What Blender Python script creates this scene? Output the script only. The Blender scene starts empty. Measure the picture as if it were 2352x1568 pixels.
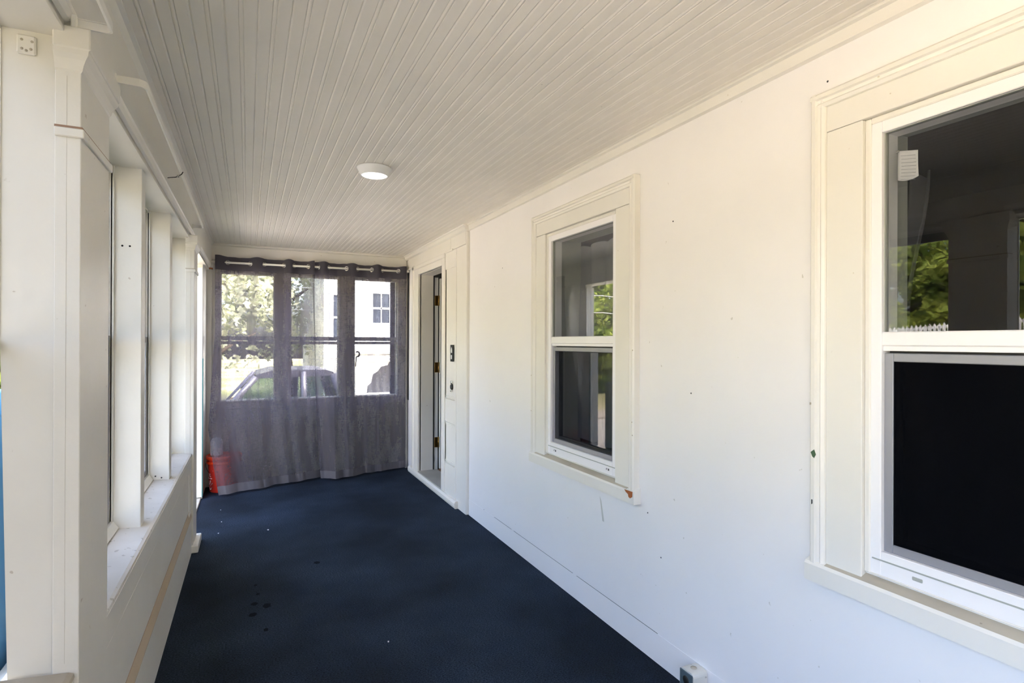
import bpy, bmesh, math, random
from mathutils import Vector, Matrix, noise
random.seed(7)
C = bpy.context.scene.collection
S = bpy.context.scene

# ------------------------------------------------------------------ camera
CAM_H = 1.405
yaw, pitch, roll = .4403, -.0012, .0036
rt = Vector((math.cos(yaw), -math.sin(yaw), 0))
fw = Vector((math.sin(yaw) * math.cos(pitch), math.cos(yaw) * math.cos(pitch), -math.sin(pitch)))
up = rt.cross(fw)
rt = rt * math.cos(roll) + up * math.sin(roll)
up = rt.cross(fw)
cd = bpy.data.cameras.new('camera'); cam = bpy.data.objects.new('camera', cd); C.objects.link(cam)
m = Matrix((rt, up, -fw)).transposed().to_4x4(); m.translation = (0, 0, CAM_H)
cam.matrix_world = m
cd.sensor_width = 36; cd.lens = 1287.1 / 2352 * 36; cd.clip_start = .02; cd.clip_end = 500
S.camera = cam

# ------------------------------------------------------------------ world, sun, exposure
w = bpy.data.worlds.new('sky'); S.world = w; w.use_nodes = True
nt = w.node_tree; nt.nodes.clear()
sky = nt.nodes.new('ShaderNodeTexSky'); sky.sky_type = 'NISHITA'; sky.sun_disc = False
sky.sun_elevation = math.radians(52); sky.sun_rotation = math.radians(125); sky.air_density = .8
sky.dust_density = 6.3; sky.ozone_density = 1.0
bg = nt.nodes.new('ShaderNodeBackground'); bg.inputs[1].default_value = 1.24
wo = nt.nodes.new('ShaderNodeOutputWorld')
nt.links.new(sky.outputs[0], bg.inputs[0]); nt.links.new(bg.outputs[0], wo.inputs[0])
sl = bpy.data.lights.new('sun', 'SUN'); sl.energy = 5.2; sl.angle = .0093; sl.color = (1, .95, .88)
so = bpy.data.objects.new('sun', sl); C.objects.link(so)
sd = Vector((math.sin(math.radians(125)) * math.cos(math.radians(52)), math.cos(math.radians(125)) * math.cos(math.radians(52)), math.sin(math.radians(52))))
so.rotation_euler = sd.to_track_quat('Z', 'Y').to_euler(); so.location = (0, 0, 12)
S.view_settings.view_transform = 'Standard'; S.view_settings.look = 'None'
S.view_settings.gamma = 1; S.view_settings.use_curve_mapping = False
S.view_settings.exposure = 1.63
S.cycles.max_bounces = 12; S.cycles.diffuse_bounces = 6; S.cycles.transparent_max_bounces = 24
S.cycles.caustics_reflective = False; S.cycles.caustics_refractive = False
S.cycles.sample_clamp_indirect = 8

# ------------------------------------------------------------------ helpers
class MB:
    """collects shapes for one mesh object"""
    def __init__(s): s.v = []; s.f = []; s.sm = []
    def add(s, vs, fs, smooth=False):
        b = len(s.v); s.v += [tuple(p) for p in vs]
        s.f += [tuple(i + b for i in f) for f in fs]; s.sm += [smooth] * len(fs); return s
    def box(s, x0, x1, y0, y1, z0, z1, b=0.0):
        x0, x1 = sorted((x0, x1)); y0, y1 = sorted((y0, y1)); z0, z1 = sorted((z0, z1))
        b = min(b, (x1 - x0) * .45, (y1 - y0) * .45, (z1 - z0) * .45)
        if b <= 0:
            return s.add([(x0,y0,z0),(x1,y0,z0),(x1,y1,z0),(x0,y1,z0),(x0,y0,z1),(x1,y0,z1),(x1,y1,z1),(x0,y1,z1)],
                         [(0,3,2,1),(4,5,6,7),(0,1,5,4),(1,2,6,5),(2,3,7,6),(3,0,4,7)])
        bm = bmesh.new(); bmesh.ops.create_cube(bm, size=1)
        for q in bm.verts:
            q.co = ((x0+x1)/2 + q.co.x*(x1-x0), (y0+y1)/2 + q.co.y*(y1-y0), (z0+z1)/2 + q.co.z*(z1-z0))
        bmesh.ops.bevel(bm, geom=bm.edges[:], offset=b, segments=1, affect='EDGES')
        bm.verts.index_update()
        s.add([q.co[:] for q in bm.verts], [[q.index for q in f.verts] for f in bm.faces]); bm.free(); return s
    def prism(s, prof, a0, a1, axis='y', smooth=False):
        """closed profile extruded along an axis; profile in the two other axes (xz for y, yz for x, xy for z)"""
        def P(p, a):
            return {'y': (p[0], a, p[1]), 'x': (a, p[0], p[1]), 'z': (p[0], p[1], a)}[axis]
        n = len(prof)
        ar = sum(prof[i][0]*prof[(i+1) % n][1] - prof[(i+1) % n][0]*prof[i][1] for i in range(n))
        if (ar > 0) == (axis == 'y'): prof = prof[::-1]
        if a0 > a1: a0, a1 = a1, a0
        vs = [P(p, a0) for p in prof] + [P(p, a1) for p in prof]
        fs = [(i, (i+1) % n, n+(i+1) % n, n+i) for i in range(n)]
        s.add(vs, fs, smooth); s.add(vs, [tuple(range(n))[::-1], tuple(range(n, 2*n))]); return s
    def lathe(s, prof, c, axis='z', n=32, smooth=True, a0=0, a1=2*math.pi):
        full = abs(a1 - a0 - 2*math.pi) < 1e-6
        k = n if full else n + 1
        vs = []
        for i in range(k):
            t = a0 + (a1 - a0)*i/n
            for r, h in prof:
                p = (r*math.cos(t), r*math.sin(t), h)
                if axis == 'x': p = (p[2], p[0], p[1])
                if axis == 'y': p = (p[1], p[2], p[0])
                vs.append((c[0]+p[0], c[1]+p[1], c[2]+p[2]))
        q = len(prof); fs = []
        for i in range(n):
            j = (i+1) % k
            for t in range(q-1):
                fs.append((i*q+t, j*q+t, j*q+t+1, i*q+t+1))
        return s.add(vs, fs, smooth)
    def tube(s, pts, r, n=8, smooth=True, caps=True):
        pts = [Vector(p) for p in pts]; rs = r if isinstance(r, (list, tuple)) else [r]*len(pts)
        vs = []; pn = None
        for i, p in enumerate(pts):
            d = (pts[min(i+1, len(pts)-1)] - pts[max(i-1, 0)]).normalized()
            if pn is None:
                pn = d.orthogonal().normalized()
            pn = (pn - d*pn.dot(d)).normalized(); bn = d.cross(pn)
            for k in range(n):
                t = 2*math.pi*k/n
                vs.append(p + (pn*math.cos(t) + bn*math.sin(t))*rs[i])
        fs = [(i*n+k, i*n+(k+1) % n, (i+1)*n+(k+1) % n, (i+1)*n+k) for i in range(len(pts)-1) for k in range(n)]
        s.add(vs, fs, smooth)
        if caps: s.add([vs[k] for k in range(n)], [tuple(range(n))[::-1]]); s.add([vs[-n+k] for k in range(n)], [tuple(range(n))])
        return s
    def ribbon(s, pts, wvec, tvec_f, smooth=True):
        """flat strip of rectangular section swept along pts; wvec = half width vector, tvec_f(i) = half thickness vector"""
        vs = []; wv = Vector(wvec)
        for i, p in enumerate(pts):
            p = Vector(p); t = tvec_f(i)
            vs += [p-wv-t, p+wv-t, p+wv+t, p-wv+t]
        fs = [(i*4+k, i*4+(k+1) % 4, i*4+4+(k+1) % 4, i*4+4+k) for i in range(len(pts)-1) for k in range(4)]
        fs += [(3,2,1,0), tuple(len(vs)-4+k for k in range(4))]
        return s.add(vs, fs)
    def grid(s, fn, nu, nv, smooth=True):
        vs = [fn(i/nu, j/nv) for i in range(nu+1) for j in range(nv+1)]
        fs = [(i*(nv+1)+j, (i+1)*(nv+1)+j, (i+1)*(nv+1)+j+1, i*(nv+1)+j+1) for i in range(nu) for j in range(nv)]
        return s.add(vs, fs, smooth)
    def ring(s, x0, x1, a0, a1, z0, z1, wy, wt=None, wb=None, b=0, plane='x'):
        """rectangular frame standing in a plane; plane x: depth x0..x1, a along Y; plane y: depth y, a along X"""
        wt = wy if wt is None else wt; wb = wy if wb is None else wb
        B = (lambda p,q,a,c,e,g: s.box(p,q,a,c,e,g,b)) if plane == 'x' else (lambda p,q,a,c,e,g: s.box(a,c,p,q,e,g,b))
        B(x0, x1, a0, a0+wy, z0, z1); B(x0, x1, a1-wy, a1, z0, z1)
        B(x0, x1, a0+wy, a1-wy, z1-wt, z1); B(x0, x1, a0+wy, a1-wy, z0, z0+wb); return s
    def map(s, fn): s.v = [fn(*p) for p in s.v]; return s
    def build(s, name, mat, parent=None, **tags):
        me = bpy.data.meshes.new(name); me.from_pydata(s.v, [], s.f)
        me.polygons.foreach_set('use_smooth', s.sm); me.update()
        if not name.startswith(('curtain', 'foliage')):
            bm = bmesh.new(); bm.from_mesh(me); bmesh.ops.remove_doubles(bm, verts=bm.verts, dist=1e-5) if any(s.sm) else None
            bmesh.ops.recalc_face_normals(bm, faces=bm.faces); bm.to_mesh(me); bm.free()
        me.materials.append(mat)
        o = bpy.data.objects.new(name, me); C.objects.link(o)
        if parent:
            o.parent = parent; o.matrix_parent_inverse = Matrix.Translation(-parent.location)
        for k, v in tags.items(): o[k] = v
        return o

def thing(name, label=None, cat=None, loc=(0, 0, 0), group=None, kind=None):
    o = bpy.data.objects.new(name, None); C.objects.link(o); o.location = loc; o.empty_display_size = .1
    if label: o['label'] = label
    if cat: o['category'] = cat
    if group: o['group'] = group
    if kind: o['kind'] = kind
    return o
def struct(name, mb, mat, parent=None, **k):
    if parent is None: k['kind'] = 'structure'
    return mb.build(name, mat, parent, **k)
def copy_tree(o, parent=None):
    c = o.copy(); C.objects.link(c)
    if parent is not None: c.parent = parent
    for ch in list(o.children): copy_tree(ch, c)
    return c
def LX(x, y, z): return (x + .0063*(y - 1.56), y, z)     # the left wall runs slightly out of parallel

# ------------------------------------------------------------------ materials
def mat(name, col, rough=.5, metal=0, bump=0, bscale=60, var=0, vscale=3, var_col=None, spec=.5, sheen=0, stretch=None, detail=4, emit=None):
    m_ = bpy.data.materials.new(name); m_.use_nodes = True; n = m_.node_tree; L = n.links
    b = n.nodes['Principled BSDF']; b.inputs['Base Color'].default_value = (*col, 1); b.inputs['Roughness'].default_value = rough
    b.inputs['Metallic'].default_value = metal; b.inputs['Specular IOR Level'].default_value = spec
    if sheen: b.inputs['Sheen Weight'].default_value = sheen
    if emit: b.inputs['Emission Color'].default_value = (*emit[0], 1); b.inputs['Emission Strength'].default_value = emit[1]
    if bump or var:
        tc = n.nodes.new('ShaderNodeTexCoord'); mp = n.nodes.new('ShaderNodeMapping'); L.new(tc.outputs['Object'], mp.inputs[0])
        if stretch: mp.inputs['Scale'].default_value = stretch
    if var:
        nz = n.nodes.new('ShaderNodeTexNoise'); nz.inputs['Scale'].default_value = vscale; nz.inputs['Detail'].default_value = detail
        L.new(mp.outputs[0], nz.inputs['Vector'])
        rp = n.nodes.new('ShaderNodeValToRGB'); rp.color_ramp.elements[0].position = .38; rp.color_ramp.elements[1].position = .68
        vc = var_col or tuple(c*(1-var) for c in col)
        rp.color_ramp.elements[0].color = (*col, 1); rp.color_ramp.elements[1].color = (*[a*(1-var)+c*var for a, c in zip(col, vc)], 1) if var_col else (*vc, 1)
        L.new(nz.outputs[0], rp.inputs[0]); L.new(rp.outputs[0], b.inputs['Base Color'])
    if bump:
        nb = n.nodes.new('ShaderNodeTexNoise'); nb.inputs['Scale'].default_value = bscale; nb.inputs['Detail'].default_value = 3
        L.new(mp.outputs[0], nb.inputs['Vector'])
        bp = n.nodes.new('ShaderNodeBump'); bp.inputs['Strength'].default_value = bump; bp.inputs['Distance'].default_value = .004
        L.new(nb.outputs[0], bp.inputs['Height']); L.new(bp.outputs[0], b.inputs['Normal'])
    return m_

def worn_paint(name, col, dirt, amount=.06, rough=.42, chips=0, bump=.25):
    """old gloss paint: faint mottling, brown dirt freckles"""
    m_ = mat(name, col, rough, bump=bump, bscale=22)
    n = m_.node_tree; L = n.links; b = n.nodes['Principled BSDF']
    tc = n.nodes.new('ShaderNodeTexCoord')
    n1 = n.nodes.new('ShaderNodeTexNoise'); n1.inputs['Scale'].default_value = 2.3; n1.inputs['Detail'].default_value = 5; L.new(tc.outputs['Object'], n1.inputs['Vector'])
    r1 = n.nodes.new('ShaderNodeMapRange'); r1.inputs[1].default_value = .4; r1.inputs[2].default_value = .75; r1.inputs[4].default_value = amount; L.new(n1.outputs[0], r1.inputs[0])
    n2 = n.nodes.new('ShaderNodeTexNoise'); n2.inputs['Scale'].default_value = 34; n2.inputs['Detail'].default_value = 2; L.new(tc.outputs['Object'], n2.inputs['Vector'])
    r2 = n.nodes.new('ShaderNodeMapRange'); r2.inputs[1].default_value = .765 - chips; r2.inputs[2].default_value = .79 - chips; r2.inputs[4].default_value = .55; L.new(n2.outputs[0], r2.inputs[0])
    mx = n.nodes.new('ShaderNodeMath'); mx.operation = 'MAXIMUM'; L.new(r1.outputs[0], mx.inputs[0]); L.new(r2.outputs[0], mx.inputs[1])
    mc = n.nodes.new('ShaderNodeMix'); mc.data_type = 'RGBA'; mc.inputs['A'].default_value = (*col, 1); mc.inputs['B'].default_value = (*dirt, 1)
    L.new(mx.outputs[0], mc.inputs['Factor']); L.new(mc.outputs['Result'], b.inputs['Base Color'])
    return m_

M_WALL = worn_paint('white wall paint', (.83, .805, .80), (.45, .42, .36), .07, .5)
M_TRIM = worn_paint('cream trim paint', (.775, .745, .69), (.42, .33, .22), .09, .38)
M_LEFT = worn_paint('old white gloss paint', (.725, .705, .645), (.33, .25, .17), .12, .36, chips=.02)
M_CEIL = worn_paint('ceiling paint', (.80, .755, .685), (.35, .32, .28), .10, .45)
M_SILL = worn_paint('dusty sill paint', (.66, .63, .58), (.22, .18, .13), .45, .6, chips=.11)
M_DUST = worn_paint('dusty ledge', (.50, .45, .36), (.18, .14, .10), .5, .7, chips=.08)
M_VINYL = mat('white vinyl', (.84, .82, .83), .35)
M_GREYM = mat('grey screen frame', (.30, .30, .33), .4, metal=.3)
M_DARKM = mat('dark sash frame', (.05, .05, .055), .5)
M_BLACK = mat('black iron', (.012, .012, .012), .5)
M_ROOM = mat('unlit room tone', (.05, .048, .045), .8)
M_JAMB = mat('grey jamb paint', (.36, .37, .34), .5)
M_BRASS = mat('aged brass', (.20, .12, .035), .35, metal=.9, bump=.3, bscale=80)
M_ROD = mat('white rod enamel', (.80, .78, .72), .3)
M_STEEL = mat('nickel ring', (.55, .54, .52), .25, metal=1)
M_RUST = mat('bare reddish wood', (.36, .11, .03), .8, bump=.5)
M_GREENCHIP = mat('old green paint', (.05, .10, .05), .7)
M_GAP = mat('brown paint gap', (.30, .19, .13), .8)
M_SEAM = mat('fine paint seam', (.50, .46, .38), .7)
M_DOOR = mat('white door paint', (.62, .62, .61), .45)
M_FLOORW = mat('orange wood floor', (.36, .17, .08), .4, var=.5, vscale=6, stretch=(1, 12, 1))
M_THRESH = worn_paint('worn threshold', (.42, .40, .35), (.2, .17, .13), .5, .6, chips=.05)
M_PAPER = mat('note paper', (.62, .60, .62), .8)
M_RED = mat('red plastic', (.62, .035, .02), .35)
M_LID = mat('orange red lid', (.82, .06, .012), .3)
M_WHITE = mat('white plastic', (.86, .87, .90), .5)
M_OUTGREY = mat('outlet face grey green', (.07, .10, .115), .45)
M_TEAL = mat('teal colour fringe', (.02, .20, .20), .5)
M_FENCE = mat('white picket paint', (.82, .82, .84), .5)
M_GREEN = mat('dark green railing paint', (.02, .05, .045), .4)
M_CONC = mat('concrete', (.42, .40, .37), .85, bump=.5, bscale=40, var=.3)
M_HOUSE = mat('white siding', (.80, .80, .80), .6)
M_HTRIM = mat('white porch trim', (.85, .85, .86), .6)
M_ROOF = mat('grey shingles', (.12, .12, .13), .9, bump=.6)
M_HGLASS = mat('dark house glass', (.04, .05, .07), .1)
M_BARK = mat('bark', (.10, .075, .05), .9, bump=1, bscale=12, var=.4)
M_POLE = mat('weathered pole wood', (.60, .57, .54), .9)
M_TYRE = mat('tyre rubber', (.015, .015, .015), .8)
M_BLUE = mat('blue shutter paint', (.08, .30, .52), .45)
M_CARGREY = mat('dark grey car paint', (.09, .09, .12), .3, metal=.3)
M_CHROME = mat('chrome', (.6, .6, .6), .15, metal=1)
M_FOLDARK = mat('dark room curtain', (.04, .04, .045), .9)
M_EXT = mat('house outside siding', (.5, .5, .48), .7)

def glass_mat(name, tint=(1, 1, 1), ior=1.5, boost=1.0):
    m_ = bpy.data.materials.new(name); m_.use_nodes = True; n = m_.node_tree; n.nodes.clear(); L = n.links
    t = n.nodes.new('ShaderNodeBsdfTransparent'); t.inputs[0].default_value = (*tint, 1)
    g = n.nodes.new('ShaderNodeBsdfGlossy'); g.inputs['Roughness'].default_value = .0
    f = n.nodes.new('ShaderNodeFresnel'); f.inputs[0].default_value = ior
    mu = n.nodes.new('ShaderNodeMath'); mu.operation = 'MULTIPLY'; mu.inputs[1].default_value = boost; mu.use_clamp = True
    mx = n.nodes.new('ShaderNodeMixShader'); o = n.nodes.new('ShaderNodeOutputMaterial')
    # only the face the ray enters reflects, so a pane with two faces never shows total internal reflection
    ge = n.nodes.new('ShaderNodeNewGeometry'); inv = n.nodes.new('ShaderNodeMath'); inv.operation = 'SUBTRACT'; inv.inputs[0].default_value = 1; L.new(ge.outputs['Backfacing'], inv.inputs[1])
    m3 = n.nodes.new('ShaderNodeMath'); m3.operation = 'MULTIPLY'; L.new(f.outputs[0], m3.inputs[0]); L.new(inv.outputs[0], m3.inputs[1])
    L.new(m3.outputs[0], mu.inputs[0]); L.new(mu.outputs[0], mx.inputs[0]); L.new(t.outputs[0], mx.inputs[1]); L.new(g.outputs[0], mx.inputs[2]); L.new(mx.outputs[0], o.inputs[0])
    return m_
M_GLASS = glass_mat('window glass', (.92, .93, .93), 1.5, 2.2)
M_GLASSL = glass_mat('old clear glass', (.97, .98, .97), 1.5, 1.2)
M_CARGLASS = glass_mat('tinted car glass', (.42, .50, .48), 1.5, 1.6)
def mesh_mat(name, col, opac):
    m_ = bpy.data.materials.new(name); m_.use_nodes = True; n = m_.node_tree; n.nodes.clear(); L = n.links
    t = n.nodes.new('ShaderNodeBsdfTransparent'); d = n.nodes.new('ShaderNodeBsdfDiffuse'); d.inputs[0].default_value = (*col, 1)
    mx = n.nodes.new('ShaderNodeMixShader'); mx.inputs[0].default_value = opac; o = n.nodes.new('ShaderNodeOutputMaterial')
    L.new(t.outputs[0], mx.inputs[1]); L.new(d.outputs[0], mx.inputs[2]); L.new(mx.outputs[0], o.inputs[0]); return m_
M_SCREEN_D = mesh_mat('black insect mesh', (.004, .004, .005), .80)
M_SCREEN_L = mesh_mat('thin insect and dimming mesh', (.01, .01, .012), .22)
M_SCREEN_O = mesh_mat('outside insect mesh', (.04, .04, .04), .60)
M_SCREEN_M = mesh_mat('outer dimming mesh', (.06, .06, .06), .34)
M_SCREEN_U = mesh_mat('upper dimming mesh', (.08, .08, .08), .50)

def fabric(name, col, trans, weave=True):
    """gauzy woven cloth: threads let light through between them"""
    m_ = bpy.data.materials.new(name); m_.use_nodes = True; n = m_.node_tree; n.nodes.clear(); L = n.links
    o = n.nodes.new('ShaderNodeOutputMaterial')
    d = n.nodes.new('ShaderNodeBsdfDiffuse'); d.inputs[0].default_value = (*col, 1)
    tl = n.nodes.new('ShaderNodeBsdfTranslucent'); tl.inputs[0].default_value = (*[min(1, c*1.35) for c in col[:2]], min(1, col[2]*1.85), 1)
    m1 = n.nodes.new('ShaderNodeMixShader'); m1.inputs[0].default_value = .33; L.new(d.outputs[0], m1.inputs[1]); L.new(tl.outputs[0], m1.inputs[2])
    if not weave: L.new(m1.outputs[0], o.inputs[0]); return m_
    t = n.nodes.new('ShaderNodeBsdfTransparent'); m2 = n.nodes.new('ShaderNodeMixShader')
    tc = n.nodes.new('ShaderNodeTexCoord')
    def nz(scale, st, lo, hi, v0, v1):
        mp = n.nodes.new('ShaderNodeMapping'); mp.inputs['Scale'].default_value = st; L.new(tc.outputs['Object'], mp.inputs[0])
        q = n.nodes.new('ShaderNodeTexNoise'); q.inputs['Scale'].default_value = scale; q.inputs['Detail'].default_value = 3; L.new(mp.outputs[0], q.inputs['Vector'])
        r = n.nodes.new('ShaderNodeMapRange'); r.inputs[1].default_value = lo; r.inputs[2].default_value = hi; r.inputs[3].default_value = v0; r.inputs[4].default_value = v1
        L.new(q.outputs[0], r.inputs[0]); return r.outputs[0]
    a = nz(1, (170, 60, 34), .36, .66, 1.10, .86)      # wandering warp threads
    b = nz(1, (26, 10, 210), .36, .66, 1.09, .87)      # weft threads
    c = nz(1, (13, 5, 2.2), .35, .7, 1.25, .55)       # bunched vertical bands
    mu = n.nodes.new('ShaderNodeMath'); mu.operation = 'MULTIPLY'; L.new(a, mu.inputs[0]); L.new(b, mu.inputs[1])
    mv = n.nodes.new('ShaderNodeMath'); mv.operation = 'MULTIPLY'; L.new(mu.outputs[0], mv.inputs[0]); L.new(c, mv.inputs[1])
    mw = n.nodes.new('ShaderNodeMath'); mw.operation = 'MULTIPLY'; mw.inputs[1].default_value = trans; mw.use_clamp = True; L.new(mv.outputs[0], mw.inputs[0])
    L.new(mw.outputs[0], m2.inputs[0]); L.new(m1.outputs[0], m2.inputs[1]); L.new(t.outputs[0], m2.inputs[2])
    L.new(m2.outputs[0], o.inputs[0]); return m_
M_SHEER = fabric('grey sheer weave', (.098, .088, .098), .27)
M_HEM = fabric('doubled grey weave', (.085, .08, .09), .0, weave=False)
M_HEM2 = fabric('bottom hem weave', (.15, .14, .15), .0, weave=False)
M_INCURT = fabric('grey room curtain', (.30, .30, .31), .0, weave=False)

def carpet_mat():
    m_ = mat('navy carpet', (.012, .020, .036), .95, spec=.15)
    n = m_.node_tree; L = n.links; b = n.nodes['Principled BSDF']
    tc = n.nodes.new('ShaderNodeTexCoord')
    def N(scale, det, st=(1, 1, 1)):
        mp = n.nodes.new('ShaderNodeMapping'); mp.inputs['Scale'].default_value = st; L.new(tc.outputs['Object'], mp.inputs[0])
        q = n.nodes.new('ShaderNodeTexNoise'); q.inputs['Scale'].default_value = scale; q.inputs['Detail'].default_value = det; L.new(mp.outputs[0], q.inputs['Vector']); return q.outputs[0]
    fib = N(190, 3, (.7, 1.3, 1)); big = N(1.6, 5)
    r1 = n.nodes.new('ShaderNodeValToRGB'); r1.color_ramp.elements[0].position = .36; r1.color_ramp.elements[1].position = .72
    r1.color_ramp.elements[0].color = (.004, .0075, .015, 1); r1.color_ramp.elements[1].color = (.036, .054, .086, 1); L.new(fib, r1.inputs[0])
    r2 = n.nodes.new('ShaderNodeMapRange'); r2.inputs[1].default_value = .35; r2.inputs[2].default_value = .7; r2.inputs[3].default_value = .45; r2.inputs[4].default_value = 1.25; L.new(big, r2.inputs[0])
    mc = n.nodes.new('ShaderNodeMix'); mc.data_type = 'RGBA'; mc.blend_type = 'MULTIPLY'; mc.inputs['Factor'].default_value = 1
    cb = n.nodes.new('ShaderNodeCombineColor')
    for i in range(3): L.new(r2.outputs[0], cb.inputs[i])
    L.new(r1.outputs[0], mc.inputs['A']); L.new(cb.outputs[0], mc.inputs['B']); L.new(mc.outputs['Result'], b.inputs['Base Color'])
    bp = n.nodes.new('ShaderNodeBump'); bp.inputs['Strength'].default_value = .7; bp.inputs['Distance'].default_value = .004
    L.new(fib, bp.inputs['Height']); L.new(bp.outputs[0], b.inputs['Normal'])
    return m_
M_CARPET = carpet_mat()
def leaf_mat(name, c0, c1):
    m_ = bpy.data.materials.new(name); m_.use_nodes = True; n = m_.node_tree; n.nodes.clear(); L = n.links
    o = n.nodes.new('ShaderNodeOutputMaterial'); tc = n.nodes.new('ShaderNodeTexCoord')
    q = n.nodes.new('ShaderNodeTexNoise'); q.inputs['Scale'].default_value = 2.5; q.inputs['Detail'].default_value = 6; L.new(tc.outputs['Object'], q.inputs['Vector'])
    r = n.nodes.new('ShaderNodeValToRGB'); r.color_ramp.elements[0].position = .35; r.color_ramp.elements[1].position = .65
    r.color_ramp.elements[0].color = (*c0, 1); r.color_ramp.elements[1].color = (*c1, 1); L.new(q.outputs[0], r.inputs[0])
    d = n.nodes.new('ShaderNodeBsdfDiffuse'); t = n.nodes.new('ShaderNodeBsdfTranslucent'); mx = n.nodes.new('ShaderNodeMixShader'); mx.inputs[0].default_value = .4
    L.new(r.outputs[0], d.inputs[0]); L.new(r.outputs[0], t.inputs[0]); L.new(d.outputs[0], mx.inputs[1]); L.new(t.outputs[0], mx.inputs[2]); L.new(mx.outputs[0], o.inputs[0]); return m_
M_LEAF = leaf_mat('tree leaves', (.08, .15, .03), (.42, .48, .10))
M_LEAF2 = leaf_mat('pale leaves', (.34, .38, .24), (.62, .62, .50))

# ================================================================== STRUCTURE
ZC = 2.36
# floor
struct('floor', MB().box(-.56, 1.75, -2.3, 6.35, -.06, 0), M_CARPET)
# ceiling: beadboard planks
ceil = thing('ceiling', kind='structure', loc=(.6, 2, ZC))
MB().box(-.6, 2.2, -2.4, 6.5, ZC+.02, ZC+.12).build('ceiling_deck', M_CEIL, ceil)
P = .0895
def plank_mesh(x0, w_):
    # underside profile: v-groove at both edges, double bead in the middle
    g = .0045; h = w_/2
    pr = [(0, .0055), (.0035, 0)]
    for c in (h-.0068, h, h+.0068):
        pr += [(c-.0034, 0), (c, .0050)] if c != h+.0068 else []
    pr = [(0, .0032), (.0045, 0), (h-.0085, 0), (h-.0062, .0026), (h-.0040, .0002), (h, -.0010), (h+.0040, .0002), (h+.0062, .0026), (h+.0085, 0), (w_-.0045, 0), (w_-.0004, .0032)]
    return [(x0+a, ZC+b) for a, b in pr] + [(x0+w_-.0004, ZC+.022), (x0, ZC+.022)]
for k in range(-5, 19):
    x0 = .023 + P*k
    MB().prism(plank_mesh(x0, P), -2.3, 6.19, 'y').build('plank', M_CEIL, ceil)

# ---- wall_right (house wall) with two window openings and the door section
WIN_R = [(2.597, 'window_1'), (.679, 'window_2')]
HO = .345; ZB, ZT = .75, 2.04
wr = MB(); ys = [-2.3]
for yc, _ in sorted(WIN_R): ys += [yc-HO, yc+HO]
ys += [4.30]
for i in range(0, len(ys), 2): wr.box(1.63, 1.77, ys[i], ys[i+1], -.05, ZC)
for yc, _ in WIN_R: wr.box(1.63, 1.77, yc-HO, yc+HO, -.05, ZB); wr.box(1.63, 1.77, yc-HO, yc+HO, ZT, ZC)
wall_r = struct('wall_right', wr, M_WALL)
# nail holes and scuffs that the photo shows on the wall
for y, z in ((1.16, 2.22), (3.9, .09), (3.95, .13), (1.93, .47), (1.86, 1.92), (2.02, .64), (3.62, 1.93), (1.75, 1.2)):
    MB().lathe([(0, -.0012), (.003, -.0012), (.0035, 0)], (1.63, y, z), 'x', 8).build('nail_hole', M_DARKM, wall_r)
MB().prism([(2.36, .50), (2.375, .50), (2.392, .58), (2.40, .62), (2.385, .60)], 1.6294, 1.63, 'x').build('scuff_mark', mat('grey scuff', (.55, .54, .50), .6), wall_r)

# baseboard and crown on the right
bb = MB().box(1.6287, 1.632, -2.3, 4.29, 0, .1285)
bbo = struct('baseboard_right', bb, M_WALL)
for y0_, y1_ in ((1.95, 2.62), (2.66, 3.42), (3.46, 3.75)):
    MB().box(1.6292, 1.6305, y0_, y1_, .1283, .1305).build('top_crack', M_DARKM, bbo)
struct('trim_1', MB().prism([(1.60, ZC), (1.60, ZC-.008), (1.612, ZC-.012), (1.614, ZC-.048), (1.63, ZC-.052), (1.63, ZC)], -2.3, 4.30, 'y'), M_TRIM)

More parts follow.
